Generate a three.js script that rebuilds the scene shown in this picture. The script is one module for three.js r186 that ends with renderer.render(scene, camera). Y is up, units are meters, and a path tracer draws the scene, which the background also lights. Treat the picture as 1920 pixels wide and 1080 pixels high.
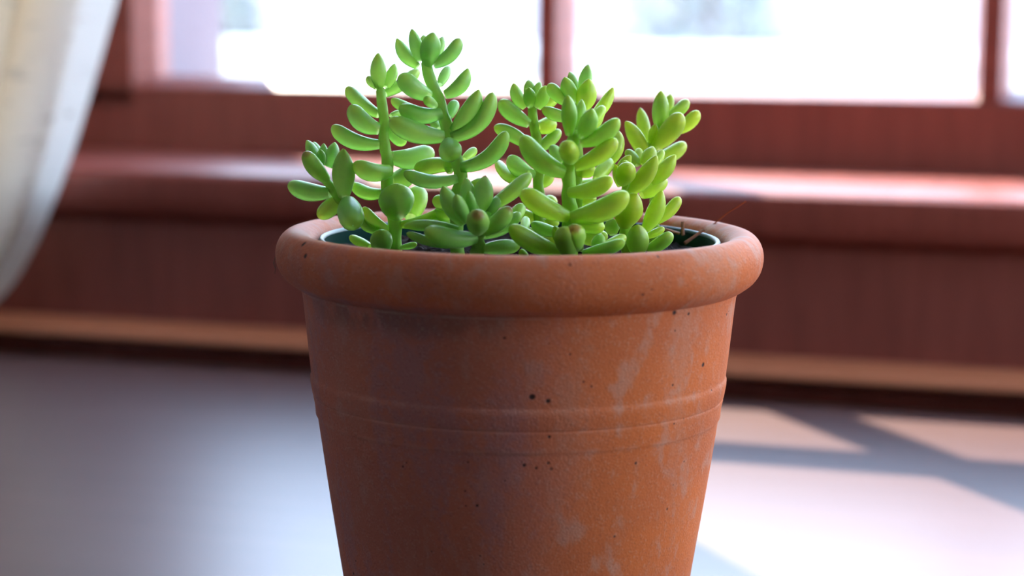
import * as THREE from 'three';
import { mergeGeometries } from 'three/addons/utils/BufferGeometryUtils.js';
import { RoundedBoxGeometry } from 'three/addons/geometries/RoundedBoxGeometry.js';
import { ImprovedNoise } from 'three/addons/math/ImprovedNoise.js';

// ---------------------------------------------------------------- camera, sky, sun, exposure
const V = (x, y, z) => new THREE.Vector3(x, y, z);
const rad = (d) => d * Math.PI / 180;
const scene = new THREE.Scene();
const camera = new THREE.PerspectiveCamera(2 * Math.atan(540 / 3770) * 180 / Math.PI, 16 / 9, 0.05, 400);
camera.position.set(0.1891, 0.9682, 0.6265);
camera.rotation.set(rad(-7.6), rad(17), rad(0.5), 'YXZ');
camera.focus = 0.648;
camera.userData.fStop = 7.2;

const renderer = new THREE.WebGLRenderer({ antialias: true });
renderer.toneMapping = THREE.LinearToneMapping;
renderer.toneMappingExposure = 1.0;
renderer.shadowMap.enabled = true;

{ // hazy bright summer sky: white at the horizon, bluer overhead
  const w = 64, h = 128, d = new Float32Array(w * h * 4);
  for (let j = 0; j < h; j++) {
    const e = ((j + 0.5) / h - 0.5) * Math.PI, s = Math.max(0, Math.sin(e));
    const k = Math.pow(s, 0.55), low = e < 0 ? 0.75 : 1;
    for (let i = 0; i < w; i++) d.set([low * (11.4 - 7.4 * k), low * (11.8 - 4.3 * k), low * (12.2 + 0.7 * k), 1], (j * w + i) * 4);
  }
  const t = new THREE.DataTexture(d, w, h, THREE.RGBAFormat, THREE.FloatType);
  t.mapping = THREE.EquirectangularReflectionMapping; t.magFilter = THREE.LinearFilter; t.minFilter = THREE.LinearFilter; t.needsUpdate = true;
  scene.background = t;
}
const sun = new THREE.DirectionalLight(new THREE.Color().setRGB(1, 0.88, 0.72), 22);
{ // from behind the window, from the left, 44 degrees up
  const el = rad(44.4), az = rad(37.5), to = V(Math.sin(az) * Math.cos(el), -Math.sin(el), Math.cos(az) * Math.cos(el));
  sun.target.position.set(0, 0.75, -0.2);
  sun.position.copy(sun.target.position).addScaledVector(to, -12);
  sun.castShadow = true; sun.shadow.mapSize.set(4096, 4096); sun.shadow.bias = -0.0004;
  Object.assign(sun.shadow.camera, { left: -5, right: 5, top: 5, bottom: -5, near: 0.5, far: 40 });
  scene.add(sun, sun.target);
}

// ---------------------------------------------------------------- helpers
let seed = 7;
const rnd = () => { seed = (seed + 0x6d2b79f5) | 0; let t = Math.imul(seed ^ (seed >>> 15), 1 | seed); t = (t + Math.imul(t ^ (t >>> 7), 61 | t)) ^ t; return ((t ^ (t >>> 14)) >>> 0) / 4294967296; };
const perlin = new ImprovedNoise();
const fbm = (x, y, z, o = 4) => { let s = 0, a = 0.5; for (let i = 0; i < o; i++) { s += a * perlin.noise(x, y, z); x = x * 2.03 + 7.1; y = y * 2.03 + 3.7; z = z * 2.03 + 1.3; a *= 0.5; } return s; };
const clamp = (x, a = 0, b = 1) => Math.min(b, Math.max(a, x));
const smooth = (a, b, x) => { const t = clamp((x - a) / (b - a)); return t * t * (3 - 2 * t); };
const lin = (r, g, b) => new THREE.Color().setRGB(r, g, b);
const taken = {};
const numbered = (n) => { taken[n] = (taken[n] ?? -1) + 1; return taken[n] ? n + '_' + String(taken[n]).padStart(3, '0') : n; };
function group(name, parent = scene, at = [0, 0, 0]) { const g = new THREE.Group(); g.name = parent === scene ? numbered(name) : name; g.position.set(...at); parent.add(g); return g; }
function mesh(name, geo, mat, parent = scene) {
  const m = new THREE.Mesh(Array.isArray(geo) ? mergeGeometries(geo.map((g) => (g.index ? g.toNonIndexed() : g))) : geo, mat);
  m.name = parent === scene ? numbered(name) : name; m.castShadow = m.receiveShadow = true; parent.add(m); return m;
}
function tag(o, label, category, extra = {}) { Object.assign(o.userData, { label, category }, extra); return o; }
const struct = (o) => { o.userData.kind = 'structure'; return o; };
function box(x0, x1, y0, y1, z0, z1, r = 0) {
  const w = x1 - x0, h = y1 - y0, d = z1 - z0;
  const g = r ? new RoundedBoxGeometry(w, h, d, 2, r) : new THREE.BoxGeometry(w, h, d);
  return g.translate((x0 + x1) / 2, (y0 + y1) / 2, (z0 + z1) / 2);
}
// a profile of [z, y] points run along x (mouldings, rails, sills)
function run(profile, x0, x1) {
  const s = new THREE.Shape(profile.map(([z, y]) => new THREE.Vector2(-z, y)));
  return new THREE.ExtrudeGeometry(s, { depth: x1 - x0, bevelEnabled: false, curveSegments: 8 }).rotateY(Math.PI / 2).translate(x0, 0, 0);
}
// a profile of [x, z] points run up y (stiles, mullions)
function rise(profile, y0, y1) {
  const s = new THREE.Shape(profile.map(([x, z]) => new THREE.Vector2(x, -z)));
  return new THREE.ExtrudeGeometry(s, { depth: y1 - y0, bevelEnabled: false }).rotateX(-Math.PI / 2).translate(0, y0, 0);
}
function tube(points, r, seg = 24, rad8 = 8) { return new THREE.TubeGeometry(new THREE.CatmullRomCurve3(points), seg, r, rad8, false); }
function texture(w, h, pixel, srgb = true) {
  const d = new Uint8Array(w * h * 4);
  for (let j = 0; j < h; j++) for (let i = 0; i < w; i++) { const c = pixel(i / w, j / h); for (let k = 0; k < 3; k++) d[(j * w + i) * 4 + k] = clamp(c[k]) * 255; d[(j * w + i) * 4 + 3] = 255; }
  const t = new THREE.DataTexture(d, w, h); t.wrapS = t.wrapT = THREE.RepeatWrapping; t.magFilter = THREE.LinearFilter; t.minFilter = THREE.LinearMipmapLinearFilter; t.generateMipmaps = true;
  if (srgb) t.colorSpace = THREE.SRGBColorSpace; t.needsUpdate = true; return t;
}
const toS = (l) => l <= 0.0031308 ? l * 12.92 : 1.055 * Math.pow(l, 1 / 2.4) - 0.055;
const sr = (c) => c.map((x) => toS(clamp(x)));

// ---------------------------------------------------------------- materials
const grain = (a, b, across) => texture(512, 512, (u, v) => {
  const t = u * Math.PI * 2, n = fbm(Math.cos(t) * 0.8 + 5, Math.sin(t) * 0.8, v * across, 5) + 0.35 * fbm(Math.cos(t) * 2, Math.sin(t) * 2 + 9, v * across * 4, 3);
  const k = clamp(0.5 + n * 1.1); return sr(a.map((x, i) => x + (b[i] - x) * k));
});
const M = {};
{
  const tw = grain([0.2, 0.046, 0.031], [0.29, 0.072, 0.05], 22); tw.repeat.set(2, 4);
  M.redWood = new THREE.MeshPhysicalMaterial({ map: tw, roughness: 0.5, clearcoat: 0.15, clearcoatRoughness: 0.3, name: 'red_brown_varnished_wood' });
  M.ledge = new THREE.MeshPhysicalMaterial({ map: tw, roughness: 0.35, specularIntensity: 0.6, name: 'red_brown_ledge_wood' });
  const tt = grain([0.09, 0.046, 0.042], [0.108, 0.055, 0.049], 18); tt.repeat.set(1.2, 2.5);
  M.table = new THREE.MeshPhysicalMaterial({ map: tt, roughness: 0.37, name: 'dark_table_wood' });
  M.bead = new THREE.MeshPhysicalMaterial({ color: lin(0.66, 0.235, 0.115), roughness: 0.5, clearcoat: 0.2, name: 'worn_bead_wood' });
  M.wall = new THREE.MeshStandardMaterial({ color: lin(0.34, 0.3, 0.31), roughness: 0.95, name: 'pale_grey_render' });
  M.white = new THREE.MeshStandardMaterial({ color: lin(0.4, 0.4, 0.4), roughness: 0.9, name: 'white_wash' });
  M.glass = new THREE.MeshPhysicalMaterial({ color: 0xffffff, transmission: 1, thickness: 0, roughness: 0, ior: 1.5, name: 'window_glass' });
  M.plaster = new THREE.MeshStandardMaterial({ color: lin(0.5, 0.465, 0.42), roughness: 0.95, name: 'cream_plaster' });
  M.cool = new THREE.MeshStandardMaterial({ color: lin(0.72, 0.74, 0.8), roughness: 0.95, name: 'cool_white_plaster' });
  M.ceiling = new THREE.MeshStandardMaterial({ color: lin(0.8, 0.8, 0.8), roughness: 0.95, name: 'white_ceiling' });
  const tf = grain([0.12, 0.07, 0.04], [0.2, 0.12, 0.07], 20); tf.repeat.set(3, 3);
  M.floor = new THREE.MeshStandardMaterial({ map: tf, roughness: 0.5, name: 'oak_floor' });
  M.stone = new THREE.MeshStandardMaterial({ color: lin(0.45, 0.42, 0.38), roughness: 0.9, name: 'pale_paving' });
  M.reveal = new THREE.MeshStandardMaterial({ color: lin(0.17, 0.13, 0.15), roughness: 0.95, name: 'pink_grey_render' });
  M.shrub = new THREE.MeshPhysicalMaterial({ color: lin(0.27, 0.28, 0.25), roughness: 1, transmission: 0.3, thickness: 0, side: THREE.DoubleSide, name: 'silver_green_leaves' });
  M.bark = new THREE.MeshStandardMaterial({ color: lin(0.16, 0.1, 0.07), roughness: 0.9, name: 'bark' });
}

// ---------------------------------------------------------------- the room
const ZI = -0.605, ZO = -0.925;                       // inner and outer face of the window wall
const X0 = -0.655, X1 = 1.165, Y0 = 0.84, Y1 = 2.1;   // window opening
const wb = struct(group('wall_back'));
mesh('plaster', [box(-1.35, X0, 0, 2.55, ZO, ZI), box(X1, 1.45, 0, 2.55, ZO, ZI), box(X0, X1, 0, Y0 - 0.03, ZO, ZI), box(X0, X1, Y1, 2.55, ZO, ZI)], M.plaster, wb);
struct(mesh('floor', box(-1.35, 1.45, -0.12, 0, ZO, 3.3), M.floor));
struct(mesh('ceiling', box(-1.35, 1.45, 2.55, 2.7, ZO, 3.3), M.ceiling));
struct(mesh('wall_left', box(-1.5, -1.35, -0.12, 2.7, ZO, 3.3), M.cool));
const wr = struct(group('wall_right')), RX = 1.45, RZ0 = -0.6, RZ1 = 0.3, RY0 = 0.85, RY1 = 1.95;
mesh('plaster', [box(RX, RX + 0.15, -0.12, 2.7, ZO, RZ0), box(RX, RX + 0.15, -0.12, 2.7, RZ1, 3.3), box(RX, RX + 0.15, -0.12, RY0, RZ0, RZ1), box(RX, RX + 0.15, RY1, 2.7, RZ0, RZ1)], M.plaster, wr);
{ // unseen side window, added to light the right of the pot
  const w = struct(group('added_window_2')), zm = (RZ0 + RZ1) / 2, ym = (RY0 + RY1) / 2, a = RX + 0.05, b = RX + 0.09;
  for (const y of [RY0, RY1 - 0.05]) mesh('rail', box(a, b, y, y + 0.05, RZ0, RZ1, 0.003), M.redWood, w);
  for (const z of [RZ0, RZ1 - 0.05]) mesh('stile', box(a, b, RY0 + 0.05, RY1 - 0.05, z, z + 0.05, 0.003), M.redWood, w);
  mesh('mullion', box(a, b, RY0 + 0.05, RY1 - 0.05, zm - 0.012, zm + 0.012, 0.003), M.redWood, w);
  mesh('glazing_bar', box(a + 0.002, b - 0.002, ym - 0.01, ym + 0.01, RZ0 + 0.05, RZ1 - 0.05, 0.003), M.redWood, w);
  for (const [y0, y1] of [[RY0 + 0.046, ym - 0.008], [ym + 0.008, RY1 - 0.046]]) for (const [z0, z1] of [[RZ0 + 0.046, zm - 0.01], [zm + 0.01, RZ1 - 0.046]]) mesh('pane', box(a + 0.018, a + 0.021, y0, y1, z0, z1), M.glass, w);
}
struct(mesh('wall_front', box(-1.5, 1.6, -0.12, 2.7, 3.3, 3.45), M.plaster));

// ledge, apron board and bead below the window
struct(mesh('trim_1', run([[-0.79, 0.837], [-0.582, 0.837], [-0.577, 0.841], [-0.575, 0.848], [-0.575, 0.858], [-0.577, 0.8635], [-0.581, 0.866], [-0.79, 0.866]], X0 - 0.06, X1 + 0.06), M.ledge)).userData.label = 'red brown wooden ledge under the window';
struct(mesh('trim_2', run([[-0.605, 0.735], [-0.5935, 0.735], [-0.5935, 0.83], [-0.5975, 0.837], [-0.605, 0.837]], X0 - 0.04, X1 + 0.04), M.redWood)).userData.label = 'red brown apron board below the ledge';
{
  const p = [[-0.5935, 0.7525], [-0.5725, 0.7525]]; for (let i = 0; i <= 8; i++) { const a = i / 8 * Math.PI / 2; p.push([-0.5925 + 0.0235 * Math.cos(a), 0.7545 + 0.0095 * Math.sin(a)]); } p.push([-0.5935, 0.764]);
  struct(mesh('trim_3', run(p, X0 - 0.04, X1 + 0.04), M.bead)).userData.label = 'rounded bead along the foot of the apron board';
}
// side linings and head of the opening, casing on the wall
struct(mesh('trim_4', box(X0 - 0.012, X0 + 0.003, 0.866, Y1, -0.815, ZI + 0.001), M.redWood));
struct(mesh('trim_5', box(X1 - 0.003, X1 + 0.012, 0.866, Y1, -0.815, ZI + 0.001), M.redWood));
struct(mesh('trim_6', box(X0 - 0.08, X0, 0.866, Y1 + 0.08, ZI, ZI + 0.018, 0.004), M.redWood));
struct(mesh('trim_7', box(X1, X1 + 0.08, 0.866, Y1 + 0.08, ZI, ZI + 0.018, 0.004), M.redWood));
struct(mesh('trim_8', box(X0, X1, Y1, Y1 + 0.08, ZI, ZI + 0.018, 0.004), M.redWood));

// the window: stiles, rails, glazing bars, panes
const win = struct(group('window_1'));
const GL = -0.795, SF = -0.7745, SB = -0.815;       // glass, room face and outer face of the sash
const bars = [-0.2150, 0.0975, 0.4100, 0.7225], gx0 = -0.535, gx1 = 1.035, gy0 = 0.9228, rows = 3, pitch = 0.36, gy1 = gy0 + rows * pitch - 0.012;
mesh('bottom_rail', run([[SB, 0.862], [SF, 0.862], [SF, 0.9135], [SF - 0.0015, 0.9155], [GL, gy0], [SB, gy0]], gx0 - 0.1, gx1 + 0.1), M.redWood, win);
mesh('top_rail', run([[SB, gy1], [GL, gy1], [SF, gy1 + 0.008], [SF, Y1], [SB, Y1]], gx0 - 0.1, gx1 + 0.1), M.redWood, win);
mesh('stile', rise([[gx0 - 0.11, SB], [gx0 - 0.11, SF], [gx0 - 0.0115, SF], [gx0 - 0.0105, SF - 0.0015], [gx0, GL], [gx0, SB]], 0.9, Y1 - 0.02), M.redWood, win);
mesh('stile', rise([[gx1 + 0.13, SB], [gx1, SB], [gx1, GL], [gx1 + 0.0195, SF - 0.0015], [gx1 + 0.0205, SF], [gx1 + 0.13, SF]], 0.9, Y1 - 0.02), M.redWood, win);
for (const x of bars) mesh('mullion', rise([[x - 0.0118, SB], [x - 0.0118, GL], [x - 0.0065, SF], [x + 0.0065, SF], [x + 0.0118, GL], [x + 0.0118, SB]], gy0 - 0.006, gy1 + 0.006), M.redWood, win);
for (let r = 1; r < rows; r++) { const y = gy0 + r * pitch - 0.006; mesh('glazing_bar', run([[SB, y - 0.0085], [GL, y - 0.0085], [SF - 0.001, y - 0.0042], [SF - 0.001, y + 0.0042], [GL, y + 0.0085], [SB, y + 0.0085]], gx0 - 0.004, gx1 + 0.004), M.redWood, win); }
{
  const xs = [gx0 - 0.004, ...bars, gx1 + 0.0085];
  for (let r = 0; r < rows; r++) for (let i = 0; i < 5; i++) {
    const y0 = gy0 + r * pitch + (r ? 0.001 : -0.003), y1 = gy0 + (r + 1) * pitch - 0.012 + (r < rows - 1 ? -0.001 : 0.003);
    mesh('pane', box(xs[i] + 0.007, xs[i + 1] - 0.007, y0, y1, GL - 0.0045, GL - 0.0015), M.glass, win);
  }
}
// outer reveal: masonry that narrows the opening, and a sloping outer sill
struct(mesh('trim_9', [box(X0, -0.541, 0.86, Y1, ZO, SB), box(1.05, X1, 0.86, Y1, ZO, SB)], M.reveal));
struct(mesh('trim_10', run([[SB, 0.81], [SB, 0.905], [ZO - 0.05, 0.882], [ZO - 0.05, 0.862], [ZO - 0.001, 0.862], [ZO - 0.001, 0.81]], X0, X1), M.stone));

// ---------------------------------------------------------------- table
const table = tag(group('wooden_table', scene, [0.1, 0, 0.02]), 'dark satin wooden table that the clay pot stands on, sunlit at its right', 'table');
{
  mesh('table_top', box(-1.15, 1.15, 0.72, 0.75, -0.53, 0.5, 0.004), M.table, table);
  for (const [x, z] of [[-1.08, -0.46], [1.08, -0.46], [-1.08, 0.43], [1.08, 0.43]]) mesh('leg', box(x - 0.032, x + 0.032, 0, 0.72, z - 0.032, z + 0.032, 0.004), M.table, table);
  for (const z of [-0.46, 0.43]) mesh('apron', box(-1.05, 1.05, 0.63, 0.72, z - 0.011, z + 0.011), M.table, table);
  for (const x of [-1.08, 1.08]) mesh('apron', box(x - 0.011, x + 0.011, 0.63, 0.72, -0.43, 0.4), M.table, table);
}

// ---------------------------------------------------------------- curtain
{
  const cur = tag(group('curtain'), 'white cloth curtain swept aside at the left edge of the window', 'curtain');
  const pat = texture(512, 512, (u, v) => {
    const n = fbm(u * 9, v * 9, 3, 4), b = smooth(0.2, 0.34, fbm(u * 16 + 40, v * 12, 8, 3)) * 0.55;
    const st = 1.25 * smooth(0.88, 0.75, u) * smooth(0.3, 0.4, u); const c = [0.86 + n * 0.04 - st * 0.06, 0.815 + n * 0.04 - st * 0.16, 0.73 + n * 0.03 - st * 0.27]; return sr(c.map((x, i) => x * (1 - b) + [0.42, 0.36, 0.27][i] * b));
  });
  pat.repeat.set(2, 7);
  const cloth = new THREE.MeshPhysicalMaterial({ map: pat, roughness: 1, transmission: 0.44, thickness: 0, side: THREE.DoubleSide, name: 'white_curtain_cloth' });
  const ys = [2.2, 1.7, 1.3, 1.1, 0.978, 0.925, 0.876, 0.843, 0.812, 0.786, 0.762, 0.735, 0.71, 0.6, 0.3, 0.03];
  const xr = [-0.165, -0.255, -0.35, -0.404, -0.442, -0.459, -0.476, -0.49, -0.505, -0.523, -0.553, -0.605, -0.705, -0.69, -0.675, -0.665];
  const xl = [-1.05, -1.02, -0.98, -0.94, -0.91, -0.9, -0.885, -0.87, -0.86, -0.85, -0.84, -0.82, -0.785, -0.8, -0.82, -0.83];
  const at = (list, t) => { const c = new THREE.CatmullRomCurve3(list.map((v, i) => V(v, ys[i], 0)), false, 'centripetal'); return c; };
  const R = at(xr).getPoints(150), L = at(xl).getPoints(150), nu = 110, pos = [], uv = [], idx = [];
  for (let j = 0; j <= 150; j++) for (let i = 0; i <= nu; i++) {
    const u = i / nu, v = j / 150, y = L[j].y + (R[j].y - L[j].y) * u, wdt = R[j].x - L[j].x;
    const ph = u * 7.2 * Math.PI * 2, amp = 0.016 * (0.45 + 0.55 * Math.min(1, wdt / 0.5)) * smooth(1, 0.93, u * 0.999);
    const z = -0.548 + amp * Math.sin(ph + 0.6 * Math.sin(v * 9)) + 0.006 * Math.sin(u * 5 + v * 3);
    pos.push(L[j].x + wdt * (u + 0.012 * Math.sin(ph * 2)), y, z); uv.push(u, 1 - v);
  }
  for (let j = 0; j < 150; j++) for (let i = 0; i < nu; i++) { const a = j * (nu + 1) + i, b = a + nu + 1; idx.push(a, b, a + 1, b, b + 1, a + 1); }
  const g = new THREE.BufferGeometry(); g.setAttribute('position', new THREE.Float32BufferAttribute(pos, 3)); g.setAttribute('uv', new THREE.Float32BufferAttribute(uv, 2)); g.setIndex(idx); g.computeVertexNormals();
  mesh('drape', g, cloth, cur);
  mesh('tieback', new THREE.TorusGeometry(0.046, 0.012, 10, 40).rotateX(Math.PI / 2).scale(1, 1.6, 0.55).translate(-0.745, 0.71, -0.548), M.plaster, cur);
  mesh('curtain_rod', [new THREE.CylinderGeometry(0.011, 0.011, 2.5, 20).rotateZ(Math.PI / 2).translate(0.2, 2.215, -0.548), new THREE.SphereGeometry(0.02, 16, 12).translate(-1.06, 2.215, -0.548), new THREE.SphereGeometry(0.02, 16, 12).translate(1.46, 2.215, -0.548),
    box(-1.03, -1.015, 2.205, 2.225, ZI, -0.54), box(1.4, 1.415, 2.205, 2.225, ZI, -0.54)], M.redWood, cur);
}

// ---------------------------------------------------------------- clay pot
const YC = 0.1427, VIEW = Math.atan2(camera.position.x, camera.position.z);   // height of the rim's widest ring; the side that faces the camera
const pot = tag(group('terracotta_pot', scene, [0, 0.75, 0]), 'weathered terracotta flower pot with thick rolled rim on the table', 'flower pot');
{
  const spots = []; for (let i = 0; i < 50; i++) spots.push([(rnd() - 0.5) * 2.6, 0.005 + rnd() * 0.145, 0.00025 + rnd() * rnd() * 0.0005, rnd()]);
  spots.push([0.06, 0.1075, 0.0011, 1], [0.13, 0.1062, 0.0008, 0.6], [0.98, 0.1125, 0.0009, 0.8], [0.72, 0.131, 0.001, 0.5], [-1.05, 0.149, 0.0008, 0.8], [-0.98, 0.146, 0.0009, 0.8], [0.03, 0.0862, 0.0007, 0.5], [0.085, 0.0853, 0.0006, 0.4], [0.14, 0.0868, 0.0006, 0.4]);
  const cells = new Map(); for (const s of spots) for (let a = -1; a <= 1; a++) for (let b = -1; b <= 1; b++) { const k = Math.floor(s[0] / 0.05) + a + ',' + (Math.floor(s[1] / 0.004) + b); (cells.get(k) ?? cells.set(k, []).get(k)).push(s); }
  const W = 2048, H = 1024, HT = 0.16, col = new Uint8Array(W * H * 4), bmp = new Uint8Array(W * H * 4);
  for (let j = 0; j < H; j++) for (let i = 0; i < W; i++) {
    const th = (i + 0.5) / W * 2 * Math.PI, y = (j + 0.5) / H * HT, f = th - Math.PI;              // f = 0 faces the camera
    const cx = Math.cos(th) * 0.066, cz = Math.sin(th) * 0.066;
    const big = fbm(cx * 22, y * 22, cz * 22, 4), streak = fbm(cx * 60 + 9, y * 16, cz * 60, 4), fine = fbm(cx * 420, y * 420, cz * 420, 3), grit = perlin.noise(cx * 1500, y * 1500, cz * 1500);
    const smear = fbm(cx * 150 + 4, y * 90 + f * 1.5, cz * 150, 4);
    let c = [0.64, 0.158, 0.036];
    const mixc = (t, d) => { t = clamp(t); c = c.map((x, k) => x + (d[k] - x) * t); };
    mixc(0.55 * smooth(-0.25, 0.35, big), [0.44, 0.115, 0.045]);
    mixc(0.3 * smooth(0.02, 0.42, streak + 0.3 * fine), [0.5, 0.285, 0.19]);                       // lime bloom in soft streaks
    mixc(0.45 * smooth(0.08, 0.38, smear), [0.52, 0.3, 0.21]);
    mixc((0.5 + 0.4 * smooth(-0.05, 0.35, -streak + 0.4 * fine)) * smooth(0.55, -0.35, f + 0.5 * big) * (y > 0.134 ? 0.55 : 1), [0.39, 0.172, 0.158]);     // greyer, duller tone towards the left
    const underRim = smooth(0.1215, 0.129, y) * smooth(0.134, 0.1308, y) * smooth(-1.25, -0.95, f) * smooth(0.15, -0.35, f);
    mixc(0.5 * underRim * smooth(-0.15, 0.25, smear + 0.2), [0.13, 0.09, 0.075]);  // darker, smeared band just under the rim, left of centre
    const low = smooth(0.042, 0.03, y + 0.012 * streak + 0.006 * smear);
    mixc(0.6 * low * smooth(-0.15, 0.3, smear + fine * 0.5), [0.55, 0.4, 0.29]);                       // dust near the foot
    mixc(0.45 * Math.exp(-(((y - 0.1312) / 0.0004) ** 2)) * smooth(0.35, -0.2, f) * smooth(-0.3, 0.1, smear), [0.5, 0.33, 0.27]);
    for (const yl of [0.103, 0.0966, 0.0899]) mixc(0.2 * Math.exp(-(((y - yl) / 0.0009) ** 2)) * smooth(-0.1, 0.25, smear + 0.1), [0.58, 0.36, 0.26]);
    mixc(0.2 * smooth(0.25, 0.6, grit + fine * 0.6), [0.58, 0.4, 0.3]);
    mixc(0.3 * smooth(0.3, 0.65, -grit + fine * 0.4), [0.2, 0.07, 0.05]);
    let pit = 0; for (const s of cells.get(Math.floor(f / 0.05) + ',' + Math.floor(y / 0.004)) ?? []) { const d = Math.hypot((f - s[0]) * 0.066, y - s[1]) * (1 + 0.35 * smear) / s[2]; if (d < 1) pit = Math.max(pit, (1 - d * d) * (0.4 + 0.6 * s[3])); }
    mixc(pit * 1.6, [0.035, 0.018, 0.014]);
    const o = (j * W + i) * 4, b = clamp(0.6 + 0.28 * fine + 0.18 * grit + 0.22 * smear - 0.6 * pit);
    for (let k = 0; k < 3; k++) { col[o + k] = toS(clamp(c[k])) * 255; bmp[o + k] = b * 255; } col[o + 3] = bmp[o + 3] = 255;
  }
  const tex = (d, s) => { const t = new THREE.DataTexture(d, W, H); t.wrapS = THREE.RepeatWrapping; t.magFilter = THREE.LinearFilter; t.minFilter = THREE.LinearFilter; if (s) t.colorSpace = THREE.SRGBColorSpace; t.needsUpdate = true; return t; };
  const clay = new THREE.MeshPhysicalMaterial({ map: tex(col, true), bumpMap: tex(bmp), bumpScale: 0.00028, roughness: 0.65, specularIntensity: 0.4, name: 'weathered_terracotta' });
  const lathe = (pts) => {
    const g = new THREE.LatheGeometry(pts.map(([r, y]) => new THREE.Vector2(r, y)), 220), p = g.attributes.position, uv = g.attributes.uv;
    for (let i = 0; i < p.count; i++) {
      const y = p.getY(i), t = Math.atan2(p.getX(i), p.getZ(i)), k = 1 + 0.0018 * perlin.noise(Math.cos(t) * 2, y * 40, Math.sin(t) * 2);
      p.setX(i, p.getX(i) * k); p.setZ(i, p.getZ(i) * k); uv.setY(i, y / HT);
    }
    g.computeVertexNormals(); return g.rotateY(VIEW + Math.PI);
  };
  const sm = (pts, n) => new THREE.SplineCurve(pts.map(([r, y]) => new THREE.Vector2(r, y))).getPoints(n).map((q) => [q.x, q.y]);
  const rim = sm([[0.0711, 0.1318], [0.0722, 0.1320], [0.0745, 0.1334], [0.0768, 0.1353], [0.0786, 0.1381], [0.0794, 0.1415], [0.0792, 0.1448], [0.0779, 0.1478], [0.0757, 0.1498], [0.0732, 0.1503], [0.0706, 0.1497], [0.0684, 0.1483], [0.0671, 0.1461], [0.0667, 0.143], [0.0664, 0.136], [0.0661, 0.128]], 70);
  const body = [[0, 0.002], [0.045, 0.002], [0.0515, 0.0], [0.0528, 0.0015], ...sm([[0.0529, 0.0035], [0.0553, 0.019], [0.0577, 0.0344], [0.0605, 0.0525], [0.0633, 0.0706], [0.0659, 0.0885]], 24),
    [0.06615, 0.0896], [0.0666, 0.0901], [0.0669, 0.0935], [0.0674, 0.0958], [0.0672, 0.0963], [0.0672, 0.0967], [0.0677, 0.0972], [0.0683, 0.1008], [0.0684, 0.1024], [0.06805, 0.1032], ...sm([[0.0681, 0.104], [0.0687, 0.1094], [0.0696, 0.118], [0.0704, 0.126]], 12), [0.0709, 0.1298], [0.0712, 0.1306], [0.0713, 0.1316], [0.0712, 0.1322], [0.0662, 0.1322], [0.0655, 0.12], [0.058, 0.06], [0.049, 0.008], [0, 0.008]];
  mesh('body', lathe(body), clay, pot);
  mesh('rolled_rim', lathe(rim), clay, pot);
}
// dark green plastic pot inside it, soil, slivers, needle
const inner = tag(group('nursery_pot', scene, [0, 0.7655, 0]), 'dark green plastic grow pot set inside the clay pot', 'plant pot');
const greenPlastic = new THREE.MeshPhysicalMaterial({ color: lin(0.008, 0.032, 0.026), roughness: 0.9, specularIntensity: 0.04, name: 'dark_green_plastic' }), lipPlastic = new THREE.MeshPhysicalMaterial({ color: lin(0.02, 0.08, 0.075), roughness: 0.45, specularIntensity: 0.6, name: 'glossy_green_plastic' });
{
  const l = (pts) => new THREE.LatheGeometry(pts.map(([r, y]) => new THREE.Vector2(r * 1.022, y)), 160);
  mesh('wall', l([[0, 0.002], [0.046, 0.002], [0.0475, 0.004], [0.0632, 0.128], [0.0632, 0.1312], [0.0622, 0.1312], [0.0620, 0.128], [0.0462, 0.005], [0, 0.005]]), greenPlastic, inner);
  mesh('lip', l([[0.0622, 0.1300], [0.0634, 0.1300], [0.0640, 0.1306], [0.0642, 0.1314], [0.0638, 0.1321], [0.0632, 0.1323], [0.0626, 0.132], [0.0623, 0.1313], [0.0622, 0.1300]]), lipPlastic, inner);
}
{
  const g = new THREE.CircleGeometry(0.0606, 90, 0, Math.PI * 2), pos = [0, 0, 0], idx = [], nr = 60, na = 140;
  for (let r = 1; r <= nr; r++) for (let a = 0; a < na; a++) { const q = r / nr * 0.0628, t = a / na * Math.PI * 2, x = q * Math.cos(t), z = q * Math.sin(t); pos.push(x, (r === nr ? -0.001 : 0) + 0.0035 * fbm(x * 90, 3, z * 90, 3) + 0.0022 * perlin.noise(x * 500, 1, z * 500), z); }
  for (let a = 0; a < na; a++) idx.push(0, 1 + (a + 1) % na, 1 + a);
  for (let r = 0; r < nr - 1; r++) for (let a = 0; a < na; a++) { const p = 1 + r * na + a, q = 1 + r * na + (a + 1) % na; idx.push(p, q, p + na, q, q + na, p + na); }
  const s = new THREE.BufferGeometry(); s.setAttribute('position', new THREE.Float32BufferAttribute(pos, 3)); s.setIndex(idx); s.computeVertexNormals();
  const soil = mesh('potting_soil', s, new THREE.MeshPhysicalMaterial({ color: lin(0.02, 0.011, 0.009), roughness: 0.95, specularIntensity: 0.15, name: 'dark_soil' }));
  soil.position.set(0, 0.8925, 0); tag(soil, 'dark crumbly potting soil inside the green plastic pot', 'soil', { kind: 'stuff' });
}
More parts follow.
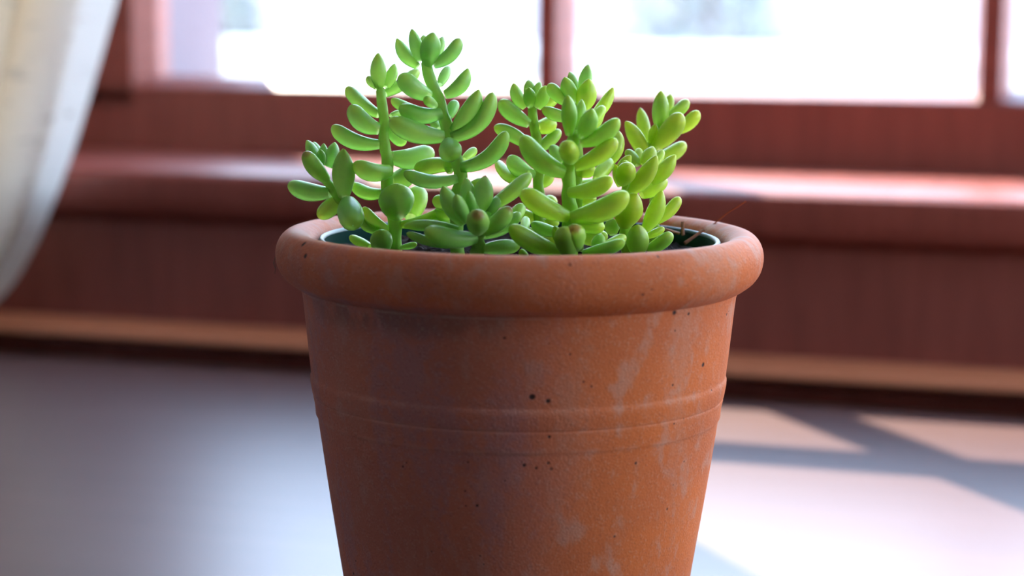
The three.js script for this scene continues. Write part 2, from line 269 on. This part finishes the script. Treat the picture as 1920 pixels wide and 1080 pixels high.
{
  const straw = new THREE.MeshStandardMaterial({ color: lin(0.3, 0.11, 0.055), roughness: 0.8, name: 'dry_sliver' });
  const sliver = (pts, r, label) => {
    const g = tube(pts, r, 14, 6), p = g.attributes.position;
    for (let i = 0; i < p.count; i++) { const k = Math.floor(i / 7) / 14, c = pts[0].clone().lerp(pts[pts.length - 1], k); p.setY(i, p.getY(i) + (c.y - p.getY(i)) * 0.45 * k); }
    g.computeVertexNormals(); tag(mesh('bark_sliver', g, straw), label, 'bark chip');
  };
  sliver([V(0.04617,0.89628,-0.03901), V(0.04575,0.89817,-0.03992), V(0.04549,0.90062,-0.04089)], 0.0006, 'small reddish bark sliver standing upright against the back of the green pot');
  sliver([V(0.04884,0.89466,-0.02937), V(0.05112,0.89644,-0.03214), V(0.05392,0.89878,-0.03508)], 0.0007, 'tan bark sliver leaning diagonally on the soil at the right');
  sliver([V(0.03964,0.89783,-0.03912), V(0.04212,0.89741,-0.03883), V(0.04495,0.89681,-0.03864)], 0.0008, 'reddish bark sliver lying flat at the back beside the rightmost leaf');
}

// ---------------------------------------------------------------- the succulent: stems with fleshy leaves (millimetres from the middle of the soil)
const plant = tag(group('succulent_plant', scene, [0, 0.8885, 0]), 'bright green succulent with plump finger like leaves growing in the clay pot', 'succulent');
const flesh = new THREE.MeshPhysicalMaterial({ vertexColors: true, roughness: 0.7, transmission: 0.42, thickness: 0.004, ior: 1.1, clearcoat: 1, clearcoatRoughness: 0.46, sheen: 1, sheenRoughness: 0.5, sheenColor: lin(0.8, 1, 0.45), name: 'succulent_leaf' });
const stalk = new THREE.MeshPhysicalMaterial({ vertexColors: true, roughness: 0.7, transmission: 0.42, thickness: 0.004, ior: 1.1, sheen: 0.6, sheenRoughness: 0.45, sheenColor: lin(0.75, 1, 0.35), clearcoat: 0.4, clearcoatRoughness: 0.4, name: 'succulent_stalk' });
let now, tint;
const P = (a) => V(a[0] / 1000, a[1] / 1000, a[2] / 1000);
function surface(rows, cols, place) {
  const pos = [], col = [], idx = [];
  for (let j = 0; j <= rows; j++) for (let i = 0; i < cols; i++) { const [p, c] = place(j / rows, i / cols * Math.PI * 2); pos.push(p.x, p.y, p.z); col.push(...c); }
  for (let j = 0; j < rows; j++) for (let i = 0; i < cols; i++) { const a = j * cols + i, b = j * cols + (i + 1) % cols; idx.push(a, b, a + cols, b, b + cols, a + cols); }
  const g = new THREE.BufferGeometry(); g.setAttribute('position', new THREE.Float32BufferAttribute(pos, 3)); g.setAttribute('color', new THREE.Float32BufferAttribute(col, 3)); g.setIndex(idx); g.computeVertexNormals(); return g;
}
function stem(t, r0, r1, pts) {
  tint = t; const ps = pts.map(P); ps.unshift(ps[0].clone().add(V(0, -0.006, 0)));
  const c = new THREE.CatmullRomCurve3(ps), n = 46, fr = c.computeFrenetFrames(n);
  const g = surface(n, 14, (s, a) => {
    const k = Math.round(s * n), p = c.getPointAt(s), r = (r0 + (r1 - r0) * s) / 1000 * (1 + 0.1 * Math.sin(s * 34 + a * 1.0) + 0.05 * Math.sin(a * 2 + s * 60)) * (s > 0.985 ? 0.4 : 1);
    const b = 0.85 + 0.3 * fbm(p.x * 300, p.y * 300, p.z * 300, 2);
    return [p.addScaledVector(fr.normals[k], Math.cos(a) * r).addScaledVector(fr.binormals[k], Math.sin(a) * r), [0.38 * b * t[0], 0.68 * b * t[1], 0.08 * b * t[2]]];
  });
  now = mesh('stem', g, stalk, plant);
}
const FINGER = [[0, 0.55], [0.1, 0.68], [0.25, 0.85], [0.42, 0.97], [0.55, 1], [0.7, 0.96], [0.82, 0.84], [0.9, 0.67], [0.96, 0.44], [0.985, 0.26], [1, 0.03]];
const SPINDLE = [[0, 0.5], [0.1, 0.66], [0.25, 0.87], [0.4, 0.99], [0.5, 1], [0.65, 0.92], [0.78, 0.74], [0.88, 0.51], [0.95, 0.29], [0.985, 0.14], [1, 0.02]];
const widthAt = (list, t) => { let i = 1; while (i < list.length - 1 && list[i][0] < t) i++; const [a, x] = list[i - 1], [b, y] = list[i], s = clamp((t - a) / (b - a)); return x + (y - x) * s; };
function leaf(b, m, e, w, kind) {
  const B = P(b), E = P(e), mid = P(m).multiplyScalar(2).addScaledVector(B, -0.5).addScaledVector(E, -0.5), c = new THREE.QuadraticBezierCurve3(B, mid, E), axis = E.clone().sub(B).normalize();
  let up = V(0, 1, 0).addScaledVector(axis, -axis.y); if (up.length() < 0.35) { up.set(-B.x - axis.x * 0.02, 0, 0.03 - B.z); up.addScaledVector(axis, -up.dot(axis)); } up.normalize();
  const v = 0.9 + 0.2 * rnd(), blue = rnd() * 0.35, warm = kind === 'y' ? 1 : kind === 'o' ? 0.5 : rnd() * 0.35, ph = rnd() * 9, n = 22, upright = axis.y > 0.75, list = upright ? SPINDLE : FINGER;
  const g = surface(n, 14, (s, a) => {
    const t = 1 - Math.pow(1 - s, 1.5), p = c.getPoint(t), d = c.getTangent(t).normalize(), N = up.clone().addScaledVector(d, -up.dot(d)).normalize(), S = N.clone().cross(d);
    const r = w / 2000 * (upright ? 1.14 : 1.08) * widthAt(list, t) * (1 + 0.04 * Math.sin(a * 2 + ph + t * 4)), top = Math.sin(a), th = top > 0 ? 0.9 - 0.12 * Math.sin(Math.PI * t) * Math.abs(Math.sin(a)) : 0.95;
    p.addScaledVector(S, Math.cos(a) * r).addScaledVector(N, top * r * th);
    const edge = Math.pow(Math.abs(Math.cos(a)), 6) * 0.5, tip = smooth(0.72, 1, t), k = fbm(p.x * 260 + ph, p.y * 260, p.z * 260, 3);
    let R = 0.36 + 0.14 * k, G = 0.68 + 0.16 * k, Bl = 0.11 + 0.1 * blue;
    const y = clamp(0.55 * warm + 0.45 * tip + 0.4 * edge); R += y * 0.38; G += y * 0.22; Bl -= y * 0.06;
    R *= 1 - 0.25 * blue * (1 - y);
    if (kind === 'o') { const q = smooth(0.9, 0.985, t) * 0.85; R += (0.5 - R) * q; G += (0.13 - G) * q; Bl += (0.03 - Bl) * q; }
    return [p, [R * v * tint[0], G * v * tint[1], Math.max(0.012, Bl * v * tint[2])]];
  });
  mesh('leaf', g, flesh, now);
}
stem([1.02,1.08,1.1], 2.49, 1.55, [[-38.6,1,11.7], [-39,6.1,11.8], [-39.5,15.8,11.9], [-41.5,23.8,12.5], [-41.3,31.3,12.5], [-42.2,38.1,12.7], [-42.5,44.2,12.8], [-42.8,50.5,12.9], [-43.4,55.2,13.1], [-43.9,58,13.3]]);
leaf([-44,57.4,13.3], [-43.8,63.1,14.3], [-43.6,68.7,15.2], 4.9);
leaf([-42.2,57.6,11.7], [-41.3,61.3,9.3], [-40.9,65.2,7.1], 3.7);
leaf([-45,57.4,12.6], [-47,59.1,11.6], [-49.1,60.8,10.6], 3.1);
leaf([-44.8,48.8,11.4], [-51.2,52.5,10.8], [-56.6,57.5,9.8], 5.1);
leaf([-43.8,44.2,14.3], [-48.3,47,17.7], [-50.6,52.2,20.5], 6.8);
leaf([-44.1,39.2,13.3], [-51.3,40.6,17.6], [-57.1,45.4,21.4], 6);
leaf([-43.3,55.5,9.9], [-38.9,58.9,4.9], [-35,63.2,0.1], 4.7);
leaf([-40.5,48.5,12.2], [-39.3,49,10.3], [-38.1,49.4,8.4], 2.5);
leaf([-41.6,44.9,11.5], [-39.7,41.9,8.9], [-37.8,38.8,6.2], 4.8);
leaf([-40.7,35.1,11.2], [-34.8,34.6,6.3], [-29.5,37.3,1.6], 7.6);
leaf([-39.8,30.9,14.1], [-44.2,30.8,19.6], [-48,33.8,24.9], 6.6);
leaf([-41.8,23.6,12.6], [-48.1,23.2,13], [-53.6,26.2,13.1], 4.7);
leaf([-41.2,26.8,10.3], [-38.8,27.7,6.5], [-37.1,30,2.9], 7.4);
leaf([-38.3,16.2,13.6], [-36.7,21.5,16.8], [-35.1,26.8,20], 10.4);
leaf([-35.2,15.1,7.5], [-35.3,19.6,2.8], [-35.4,24.1,-1.9], 7.6, 'y');
leaf([-37.2,13,11.2], [-28.9,14.9,10.8], [-21.4,19.1,10.6], 4.5, 'y');
leaf([-36.5,12.6,11], [-30,14.1,7.5], [-23.3,14.6,3.9], 2.8);
leaf([-46.4,5.8,15.1], [-50.8,7,13.2], [-55.1,8.3,11.4], 3.3, 'y');
leaf([-42.3,4.8,15.9], [-41.2,8.4,18.7], [-40.2,11.9,21.5], 6.8);
leaf([-36.5,5.6,13.1], [-33.2,6.5,14.7], [-29.9,7.4,16.3], 2.4);
leaf([-41.1,10.9,12.4], [-44.9,14.3,15.7], [-47.6,18.9,18.6], 4.7, 'y');
stem([0.85,0.98,1], 1.89, 1.39, [[-41.4,8.5,12.5], [-47.6,13.1,16.5], [-53.3,18.6,18.2], [-57.1,23.4,19.3], [-60.2,28.1,20.2], [-61.9,31.3,20.8]]);
leaf([-63.2,30.3,19.1], [-65,35.4,18], [-67.8,40.1,17.3], 4.5);
leaf([-63.6,31.8,17.1], [-65.5,35.5,14.5], [-67.4,39.3,12], 3.7);
leaf([-62.4,32.2,16.8], [-62.8,35.6,15.3], [-63.2,39,13.8], 2.9);
leaf([-60.7,32.2,21.5], [-60.4,34.9,22.9], [-60,37.7,24.4], 2.9);
leaf([-59.8,31.6,18], [-58.9,35.5,16.7], [-58.6,39.6,15.6], 4.5);
leaf([-58.6,28,22.9], [-60.7,32.4,27.7], [-61.8,37.3,32.2], 5.6, 'o');
leaf([-53.5,22.4,20.3], [-52.5,30.4,23.2], [-51.4,38.3,26], 6.4);
leaf([-58.6,23.4,19.8], [-66.1,23.7,20], [-73.2,25.9,20], 6.4);
leaf([-55.6,22,16.8], [-60.2,18.4,15.6], [-64.6,14.5,14.3], 6, 'y');
leaf([-51.8,20.9,20.9], [-48.9,17.5,26.2], [-45.9,14.2,31.6], 8.2);
stem([0.85,0.97,1], 2.39, 1.83, [[-15.6,2.7,17.2], [-15.8,10,17.3], [-16,20.3,17.4], [-14.8,29.7,17], [-16.3,36.7,17.5], [-18.6,41.9,18.1], [-19.1,46.2,18.3], [-20.6,51.2,18.8], [-22.9,57.4,19.4], [-25.2,64.7,20.1], [-25.5,67.4,20.2]]);
leaf([-28.3,64.7,20], [-32.4,68.6,20.2], [-35.4,73.5,20.1], 4.5);
leaf([-27.2,66.6,20.7], [-28,71.6,22.6], [-28.8,76.5,24.4], 4.1);
leaf([-24.3,65.5,22], [-22.7,70.5,24.1], [-21,75.5,26.2], 6);
leaf([-27.1,67.7,16.5], [-27.8,71.2,15.2], [-28.5,74.6,13.8], 3.7);
leaf([-23.7,67,16.6], [-23.4,70.6,13.8], [-23,74.1,11.1], 3.3);
leaf([-22.8,65.5,20.5], [-17.6,68.7,19.9], [-14.4,73.8,20], 5.1);
leaf([-22.5,58.8,15.2], [-22.5,61.6,11], [-22.5,64.4,6.8], 3.3);
leaf([-23.9,55.5,21.8], [-27.6,58.4,26.1], [-30.6,62.2,30.1], 6.8);
leaf([-19.7,55.9,18.5], [-14.9,59.1,17.6], [-12.4,64.3,17.3], 5.2);
leaf([-21.7,52.5,22.2], [-22.1,53.7,25.5], [-22.5,55,28.7], 3.5);
leaf([-20,50.1,20.7], [-26,49.7,24.6], [-31.4,52.5,28.3], 6);
leaf([-26.6,50.2,15.3], [-33,51.3,15.7], [-38.9,54,15.9], 4);
leaf([-16.7,44.3,18.6], [-11.5,50.4,18.6], [-8.1,57.7,19.1], 6.6);
leaf([-16.8,42.5,20.8], [-8.1,47.5,18.6], [-4,56.9,17.9], 6);
leaf([-19.1,42.8,21.4], [-26.8,44.4,26.4], [-33.7,48.5,31.1], 7.2);
leaf([-22.8,44.7,14.2], [-24.7,45.9,12.1], [-26.5,47.2,10.1], 3.6);
leaf([-19.2,48.4,16.2], [-19.1,51,13.1], [-18.9,53.6,9.9], 3.8);
leaf([-16.9,40.9,21.8], [-15.1,39,26.5], [-13.3,37.3,31.2], 7);
leaf([-14.1,33,18.9], [-4.9,36.7,18.2], [0.9,44.8,18.5], 6);
leaf([-14.9,34.9,12.9], [-14.2,36.5,9.5], [-13.4,38.1,6.1], 3.4, 'y');
leaf([-14.9,29.5,20.2], [-22.4,28.8,25], [-29.4,31.8,29.8], 5.1);
leaf([-17.9,32.9,13.8], [-25.1,33,12.8], [-32.2,31,11.8], 6, 'y');
leaf([-19.1,30.6,15.2], [-19.6,32.8,14.3], [-20.1,35,13.4], 2.9, 'y');
leaf([-20.3,19.5,10.3], [-22.5,20.7,12.6], [-24.2,22.9,14.6], 4.8, 'y');
leaf([-18.5,17.3,11.8], [-22.2,17,10.9], [-25.9,17.7,9.9], 5.2, 'y');
leaf([-20.2,22.5,8.2], [-16.8,24.1,9.8], [-14.1,26.6,11.6], 4.4, 'y');
leaf([-19.9,13.1,10.2], [-24.2,14.1,10.4], [-28.2,16.1,10.6], 4.8, 'y');
leaf([-20.5,11.2,14.5], [-22.6,9.9,15.7], [-25,9.6,17], 4.4, 'y');
leaf([-18.5,24,5.6], [-14.2,25.6,5.9], [-10.4,28.3,6.3], 4.8, 'y');
stem([0.76,0.9,1], 2.29, 1.99, [[-2.7,4.7,35.3], [-2.9,8.2,35.3], [-2.9,13.1,35.3], [-3.7,17.7,35.6], [-4.4,21.5,35.8], [-5,23,36]]);
leaf([-6.9,16.9,36.6], [-10.2,22.5,38.6], [-12.7,28.6,40.4], 6);
leaf([-5.3,18,39.2], [-6.2,22.2,42.6], [-6.5,26.6,45.8], 4.5);
leaf([-6.4,20.4,33.3], [-7.5,25.5,31.5], [-8.6,30.5,29.7], 4.5);
leaf([-3.9,20.1,32.5], [-3.1,25.6,30.2], [-3,31.3,28.1], 6, 'o');
leaf([-3.8,20.2,37.7], [-3.6,23.9,40.3], [-3.4,27.6,42.8], 2.9);
leaf([-1.4,15.2,40.1], [0.5,18.4,45.8], [2.3,21.6,51.5], 6.6, 'o');
leaf([-0.5,14.5,36.7], [4.3,18.1,36.8], [8.1,22.6,37.2], 5.6, 'o');
leaf([-1.7,12.9,32.9], [3.3,15.5,28.3], [7.3,19.7,23.9], 4.5);
leaf([-0.6,19.7,31.5], [0.2,22,28.7], [1,24.3,25.8], 3.7);
leaf([-1.9,21.2,28.8], [3.7,25.8,22.9], [8.7,31.5,17.2], 5.2, 'y');
leaf([3.8,15.2,23.9], [4.5,18.4,19.5], [5.6,21.3,15], 4.5, 'y');
leaf([-3,12.6,37.5], [-9.2,13.2,44], [-14.9,16,50.4], 6.6);
leaf([-9.4,14.8,35.2], [-17.4,16,37.6], [-25.6,15.8,40.1], 3.8);
leaf([-12.9,9.5,34.2], [-18.8,11.2,37.5], [-24.5,13.6,40.8], 3.4);
leaf([-1.7,8.8,35], [3,9.4,30.4], [7.9,9.2,25.8], 5);
leaf([-2.5,15.3,26.9], [-3.4,18.7,23], [-4.3,22.2,19], 4.8);
stem([1,1,0.8], 2.09, 1.59, [[3.6,0,-13.6], [3,10,-13.4], [2.4,26.3,-13.3], [1.9,37.6,-13.1], [1.1,42.9,-12.9], [0.3,49.4,-12.6], [-0.1,51.8,-12.5]]);
leaf([-2.1,51,-11.9], [-4.3,54.7,-10.7], [-5.5,59,-9.8], 4.4);
leaf([-1.7,53.6,-16.2], [-2.5,56.8,-18.1], [-3.3,59.9,-19.9], 3.7);
leaf([0.1,51.3,-10.5], [0.4,54.5,-8.5], [0.8,57.8,-6.5], 3.7);
leaf([0.2,54.5,-15.7], [0.5,56.9,-17.4], [0.9,59.3,-19.1], 2.9);
leaf([2.1,51,-12.1], [3.9,54.6,-11.6], [5.1,58.4,-10.9], 4.6);
leaf([3.7,50.9,-16.8], [4.7,53.2,-19.7], [5.8,55.6,-22.6], 4, 'y');
leaf([-0.6,45.8,-11.3], [-5.1,49.2,-8.4], [-8.9,53.5,-5.7], 6);
leaf([1.7,44.6,-13], [3.8,45,-16.3], [5.7,46.4,-19.5], 6, 'y');
leaf([0.7,37.3,-11.7], [-4.7,41.9,-9], [-11.1,44.6,-6.1], 5.3);
leaf([1.7,37.2,-14.1], [4.9,40.1,-17.2], [7.7,43.5,-20.1], 4.6);
leaf([1,21.9,-17], [-1.2,22.1,-13.7], [-3.1,23.5,-10.6], 4.8, 'y');
leaf([0.8,17.6,-19.1], [3.4,18.7,-20.9], [5.4,20.8,-22.5], 5.2, 'y');
leaf([2,14.3,-15.2], [-1.5,14.8,-13.6], [-4.8,16.4,-12.1], 5.2, 'y');
leaf([2.2,11.2,-17.4], [5.3,12.3,-16.7], [7.7,14.4,-15.9], 5.2, 'y');
leaf([3.2,9.4,-11.4], [-0.4,9.2,-12.4], [-3.8,10.1,-13.5], 4.8, 'y');
leaf([4.5,7.2,-9.7], [8,7.5,-8.2], [11.3,9,-6.5], 5.2, 'y');
leaf([-0,25,-18.8], [2.6,26.3,-20.6], [4.5,28.6,-22.2], 4.4, 'y');
stem([1,1,0.75], 2.09, 1.69, [[17.3,1,-10.4], [16.5,14.9,-10.2], [16.6,35,-10.2], [16.5,43.4,-10.2], [16.4,49.4,-10.2], [15.6,53.4,-9.9]]);
leaf([14.4,52.6,-8.5], [10.7,55.5,-6.9], [7.7,59.2,-5.5], 4.9);
leaf([15.9,53.4,-9], [14.3,57.3,-6.9], [13.3,61.4,-5.1], 5);
leaf([15.3,55.7,-14], [13.3,59.2,-16], [11.4,62.8,-18.1], 3.3);
leaf([17.3,56.1,-12.5], [17.8,60.8,-14.2], [18.2,65.4,-15.9], 4);
leaf([18.5,50.7,-8.7], [20.1,55.8,-7.1], [21.3,61,-5.4], 6, 'y');
leaf([20,47.4,-12.3], [23.8,52.2,-15], [26.4,58,-17.4], 4.4, 'y');
leaf([25.7,33,-15.1], [27.5,38.1,-17.7], [27.9,43.6,-19.9], 5.2, 'y');
leaf([14.9,48.2,-9.7], [10.2,49.1,-7.2], [5.8,51.2,-4.9], 4.5);
leaf([19.6,42.7,-11.1], [21.7,47,-12.8], [23.9,51.4,-14.5], 4.4, 'y');
leaf([17.2,30.3,-8.3], [20.1,31.3,-8.1], [22.6,32.9,-7.9], 5.4, 'y');
leaf([15.7,20.2,-14.1], [18.8,20.9,-14.5], [21.4,22.7,-14.8], 4.8, 'y');
leaf([16.3,16.3,-12.2], [19.8,17.2,-11.7], [22.8,19.1,-11.1], 5.2, 'y');
leaf([16.4,12.2,-12.2], [19.9,12.8,-15.4], [23.1,14.4,-18.4], 5.2, 'y');
leaf([17.2,8.2,-12.5], [22.1,8.6,-11.4], [26.9,10,-10.2], 5.2, 'y');
leaf([15.1,25.7,-16.1], [18.1,25.5,-18], [20.8,26.4,-19.9], 4.8, 'y');
stem([0.95,1,0.75], 2.59, 1.99, [[23.7,4.6,24.2], [23.9,8.3,24.1], [23.6,21.4,24.2], [23.1,29.7,24.4], [23.2,35.5,24.3], [23.7,39.3,24.2], [24.6,43.5,23.9], [24.7,45.7,23.9]]);
leaf([23.7,44.7,26.3], [23.9,50.9,28.3], [24.1,57,30.3], 4.9);
leaf([24.9,45.6,20.7], [25,50.4,19.1], [25.2,55.2,17.5], 3.7);
leaf([27.5,44,26.2], [30.2,48.4,28.5], [32.1,53,31], 5.2);
leaf([27.6,46.7,17.8], [29.2,49.8,14.7], [30.8,53,11.6], 4, 'y');
leaf([27.3,42.1,25.2], [33.9,45,25.3], [39.2,49.9,25.8], 5.5);
leaf([24.8,36.9,28], [25.7,39.7,33.5], [26.6,42.5,39], 6, 'y');
leaf([25.6,34.9,25.7], [32.6,38.5,25.2], [38.4,43.7,25], 6, 'y');
leaf([22.1,32.9,25.7], [15.1,37.2,29.4], [10.6,44.5,32.3], 7.1);
leaf([19.4,35,19.2], [17.1,37.7,16.8], [14.8,40.3,14.3], 4);
leaf([24.4,27,28.2], [32,28.4,29.5], [38.7,32.1,31.1], 5.6, 'y');
leaf([25,19,26.9], [34.5,21.9,26.7], [42.8,27.4,26.8], 7.6, 'y');
leaf([23.6,19.2,26.3], [17.1,22.8,30.9], [11.3,27.7,35.2], 7.1, 'y');
leaf([24.5,16.8,23.9], [29.7,16.4,23.9], [34.8,16,24], 5.2, 'y');
leaf([28.8,29.8,12.2], [29.8,32.7,7.2], [30.9,35.6,2.2], 4.5, 'y');
leaf([22.4,8,28.7], [15.1,11.6,34.1], [8.7,17,39.2], 6.6);
leaf([25.2,7.9,30], [25.6,12.3,34.6], [26,16.8,39.1], 6.8);
leaf([26.9,10.2,29.5], [27.9,13.7,33.9], [28.9,17.2,38.3], 6.6, 'o');
leaf([20.6,10.6,25.1], [20,13.4,25.8], [19.4,16.2,26.5], 3.6, 'y');
leaf([29,7.9,26.8], [35.9,9.8,27.8], [42.5,12.6,28.9], 4.7);
leaf([30.8,8.1,18.9], [31.2,10.7,17.2], [31.5,13.3,15.6], 4.1);
leaf([33.3,9.8,16.1], [35.8,10.9,13.2], [38.3,11.9,10.4], 3.7, 'y');
leaf([18.4,13.2,17.4], [13,13.7,14.9], [7.8,15.2,12.3], 4.3);
leaf([6.9,13.5,16.7], [5.5,14.9,11.9], [4.2,16.4,7.1], 2.9, 'y');
leaf([7.5,31.1,12.4], [1.6,32.4,6.8], [-2.9,35.5,0.9], 5.6);
leaf([3,28,9.6], [-4,29.9,2.2], [-9.4,33.6,-5.5], 4.1, 'y');
leaf([11.1,6.3,28], [9.9,7.3,28.3], [8.7,8.4,28.7], 2.5, 'y');
stem([1.05,1,0.65], 2.29, 1.59, [[35.4,2.6,-6.5], [34.1,8.7,-6.1], [34,19.9,-6.1], [34.2,26.2,-6.2], [34.5,30.6,-6.2], [34.7,32.2,-6.3]]);
leaf([32.4,30.1,-3.5], [34.1,33.8,-2.5], [36.6,36.9,-1.6], 3.8, 'y');
leaf([34.4,31.7,-2], [35.2,33.5,0.3], [36.1,35.3,2.7], 2.5, 'y');
leaf([34.1,28.2,-0.9], [36.1,31.3,3.2], [38,34.3,7.3], 6, 'y');
leaf([37.1,33.3,-9.1], [35,35.7,-10.6], [32.4,37.7,-11.9], 3.7);
leaf([37,33.9,-11.2], [36.3,36,-13.6], [35.7,38.2,-16], 2.9, 'y');
leaf([38.6,33.3,-9.6], [40.2,36.2,-11.1], [41.3,39.3,-12.5], 4.5, 'y');
leaf([36.3,25,-2.6], [41.6,30.8,-0.5], [45.8,37.3,1.8], 5.6, 'y');
leaf([41.9,32.8,-12.7], [42.4,35.2,-15.9], [42.9,37.7,-19.2], 3, 'y');
leaf([41.8,27.9,-8.4], [45.9,32.2,-9.2], [49.4,37,-9.7], 5.2, 'y');
leaf([38.4,23.7,-9.5], [42,25.9,-12.7], [45,29.1,-15.7], 5.4, 'y');
leaf([32.9,26.9,-1.6], [32.7,30.6,0.6], [32.5,34.3,2.7], 2.6, 'y');
leaf([35,14.3,-2.2], [37,19.9,1.4], [40.3,24.9,4.6], 8, 'y');
leaf([40.2,12.4,-7.9], [43.3,18.7,-7.9], [45.7,25.4,-7.5], 5.6, 'y');
leaf([43.2,14.9,-12], [46.7,18.5,-14.6], [49.5,22.7,-17], 4.3, 'y');
leaf([38.7,4.9,-4.4], [39.3,9.9,-1.4], [39.9,14.9,1.5], 6.8);
leaf([41.7,6.3,-5.3], [46.1,8.8,-5], [49.8,12.1,-4.6], 5);
leaf([40.2,10,-8], [43,11.4,-9.8], [45.8,12.8,-11.7], 3, 'y');
leaf([29.8,10.5,-6.9], [29.1,13.2,-7.8], [28.5,15.9,-8.6], 4.4);
leaf([33.4,16.3,-10.1], [31.3,18.9,-12], [29.1,21.5,-14], 6);
stem([1.05,1,0.7], 1.99, 1.55, [[35.6,0.3,-37.9], [36,13,-38], [36.1,29.7,-38.1], [35.6,34.3,-37.9], [35.2,39.2,-37.8], [37.5,43.4,-38.5], [39.8,46.7,-39.2], [40.5,48.3,-39.4]]);
leaf([33.1,34.3,-36.1], [30.8,40.6,-33.3], [27.5,46.3,-30.3], 5.6, 'y');
leaf([32.7,39,-40.2], [31,44.7,-41.8], [29.4,50.4,-43.3], 4.3, 'y');
leaf([37.5,43.4,-38.5], [37.8,50,-37.5], [38.1,56.5,-36.6], 5.6);
leaf([38.9,48.6,-43.1], [38.9,51.9,-45.2], [39,55.2,-47.3], 3.3, 'y');
leaf([39.8,47.5,-39.2], [43.2,50.1,-41.3], [46.1,53.4,-43.2], 4.4);
leaf([37,37.8,-35.2], [42.1,43.3,-33.1], [46.4,49.3,-30.7], 7.1, 'y');
leaf([41.8,42.6,-39.8], [46.5,45.6,-40.7], [50.1,49.9,-41.2], 5.1, 'y');
leaf([36.2,33.4,-39.1], [41,35.3,-42.2], [45,38.9,-44.9], 5.6, 'y');
leaf([35.4,39,-34.7], [36.5,42.3,-33], [37.6,45.6,-31.2], 3, 'y');
{ // dry reddish needle lying over the back right of the rim, and a fibre on its left
  const red = new THREE.MeshStandardMaterial({ color: lin(0.42, 0.075, 0.025), roughness: 0.6, name: 'dry_needle' });
  tag(mesh('dry_needle', tube([V(0.05520,0.89970,-0.04486), V(0.05741,0.90155,-0.04553), V(0.06033,0.90403,-0.04537), V(0.06359,0.90615,-0.04531), V(0.06632,0.90808,-0.04509)], 0.00028, 30, 6), red), 'thin reddish dry pine needle sticking up over the right of the rim', 'pine needle');
  tag(mesh('dry_fibre', [tube([V(-0.07614,0.89110,0.02298), V(-0.07600,0.88993,0.02503), V(-0.07594,0.88864,0.02606), V(-0.07569,0.88659,0.02494)], 0.00013, 16, 5), tube([V(-0.07566,0.89098,0.02493), V(-0.07577,0.88934,0.02600), V(-0.07528,0.88777,0.02586), V(-0.07563,0.88531,0.02596)], 0.0001, 12, 5)], M.bark), 'tiny brown fibre stuck to the left edge of the rim', 'fibre');
}

// ---------------------------------------------------------------- beyond the window
struct(mesh('ground', box(-60, 60, -0.45, -0.3, -90, ZO), M.stone));
function shrub(x, z, h, w, label) {
  const s = tag(group('garden_shrub', scene, [x, -0.3, z]), label, 'shrub'), parts = [], leafG = new THREE.PlaneGeometry(1, 0.5, 2, 1);
  { const p = leafG.attributes.position; for (let i = 0; i < p.count; i++) { const t = p.getX(i) + 0.5; p.setY(i, p.getY(i) * (t > 0.9 || t < 0.1 ? 0.15 : 1)); p.setZ(i, 0.25 * t * t); } leafG.computeVertexNormals(); }
  const m = new THREE.Matrix4(), q = new THREE.Quaternion(), e = new THREE.Euler();
  for (let i = 0; i < 1500; i++) {
    const a = rnd() * Math.PI * 2, b = rnd(), r = 0.55 + 0.45 * Math.sqrt(rnd()), yy = b * h, ww = w / 2 * Math.sin(Math.PI * (0.12 + 0.83 * b)) * r * (1 + 0.25 * Math.sin(a * 3 + yy * 4));
    q.setFromEuler(e.set(rnd() * 6, rnd() * 6, rnd() * 6)); const k = 0.09 + 0.07 * rnd();
    parts.push(leafG.clone().applyMatrix4(m.compose(V(Math.cos(a) * ww, 0.12 + yy * 0.95, Math.sin(a) * ww), q, V(k, k, k))));
  }
  const f = mesh('foliage', parts, M.shrub, s); f.userData.kind = 'stuff';
  mesh('stem', [tube([V(0, 0, 0), V(0.03, h * 0.4, 0), V(0, h * 0.8, 0.02)], 0.03), tube([V(0, h * 0.2, 0), V(w * 0.15, h * 0.5, 0.05), V(w * 0.25, h * 0.7, 0)], 0.02), tube([V(0, h * 0.25, 0), V(-w * 0.15, h * 0.55, -0.05), V(-w * 0.22, h * 0.75, 0)], 0.02)], M.bark, s);
}
{
  struct(mesh('garden_wall', [box(-24, 16, -0.3, 2.1, -12.4, -12.15), box(-24, 16, 2.1, 2.17, -12.45, -12.1, 0.01)], M.wall)).userData.label = 'pale grey garden wall far behind the window';
  struct(mesh('garden_parapet', [box(-9, 8, -0.3, 0.85, -5.2, -4.95), box(-9, 8, 0.85, 0.895, -5.24, -4.91, 0.008)], M.white)).userData.label = 'low white parapet outside the window';
  shrub(-5.47, -11.2, 2.3, 0.6, 'pale green shrub outside, seen through the left end of the window');
  shrub(-2.25, -11.3, 2.2, 0.9, 'pale grey green shrub before the garden wall, seen through the middle pane');
}

renderer.render(scene, camera);
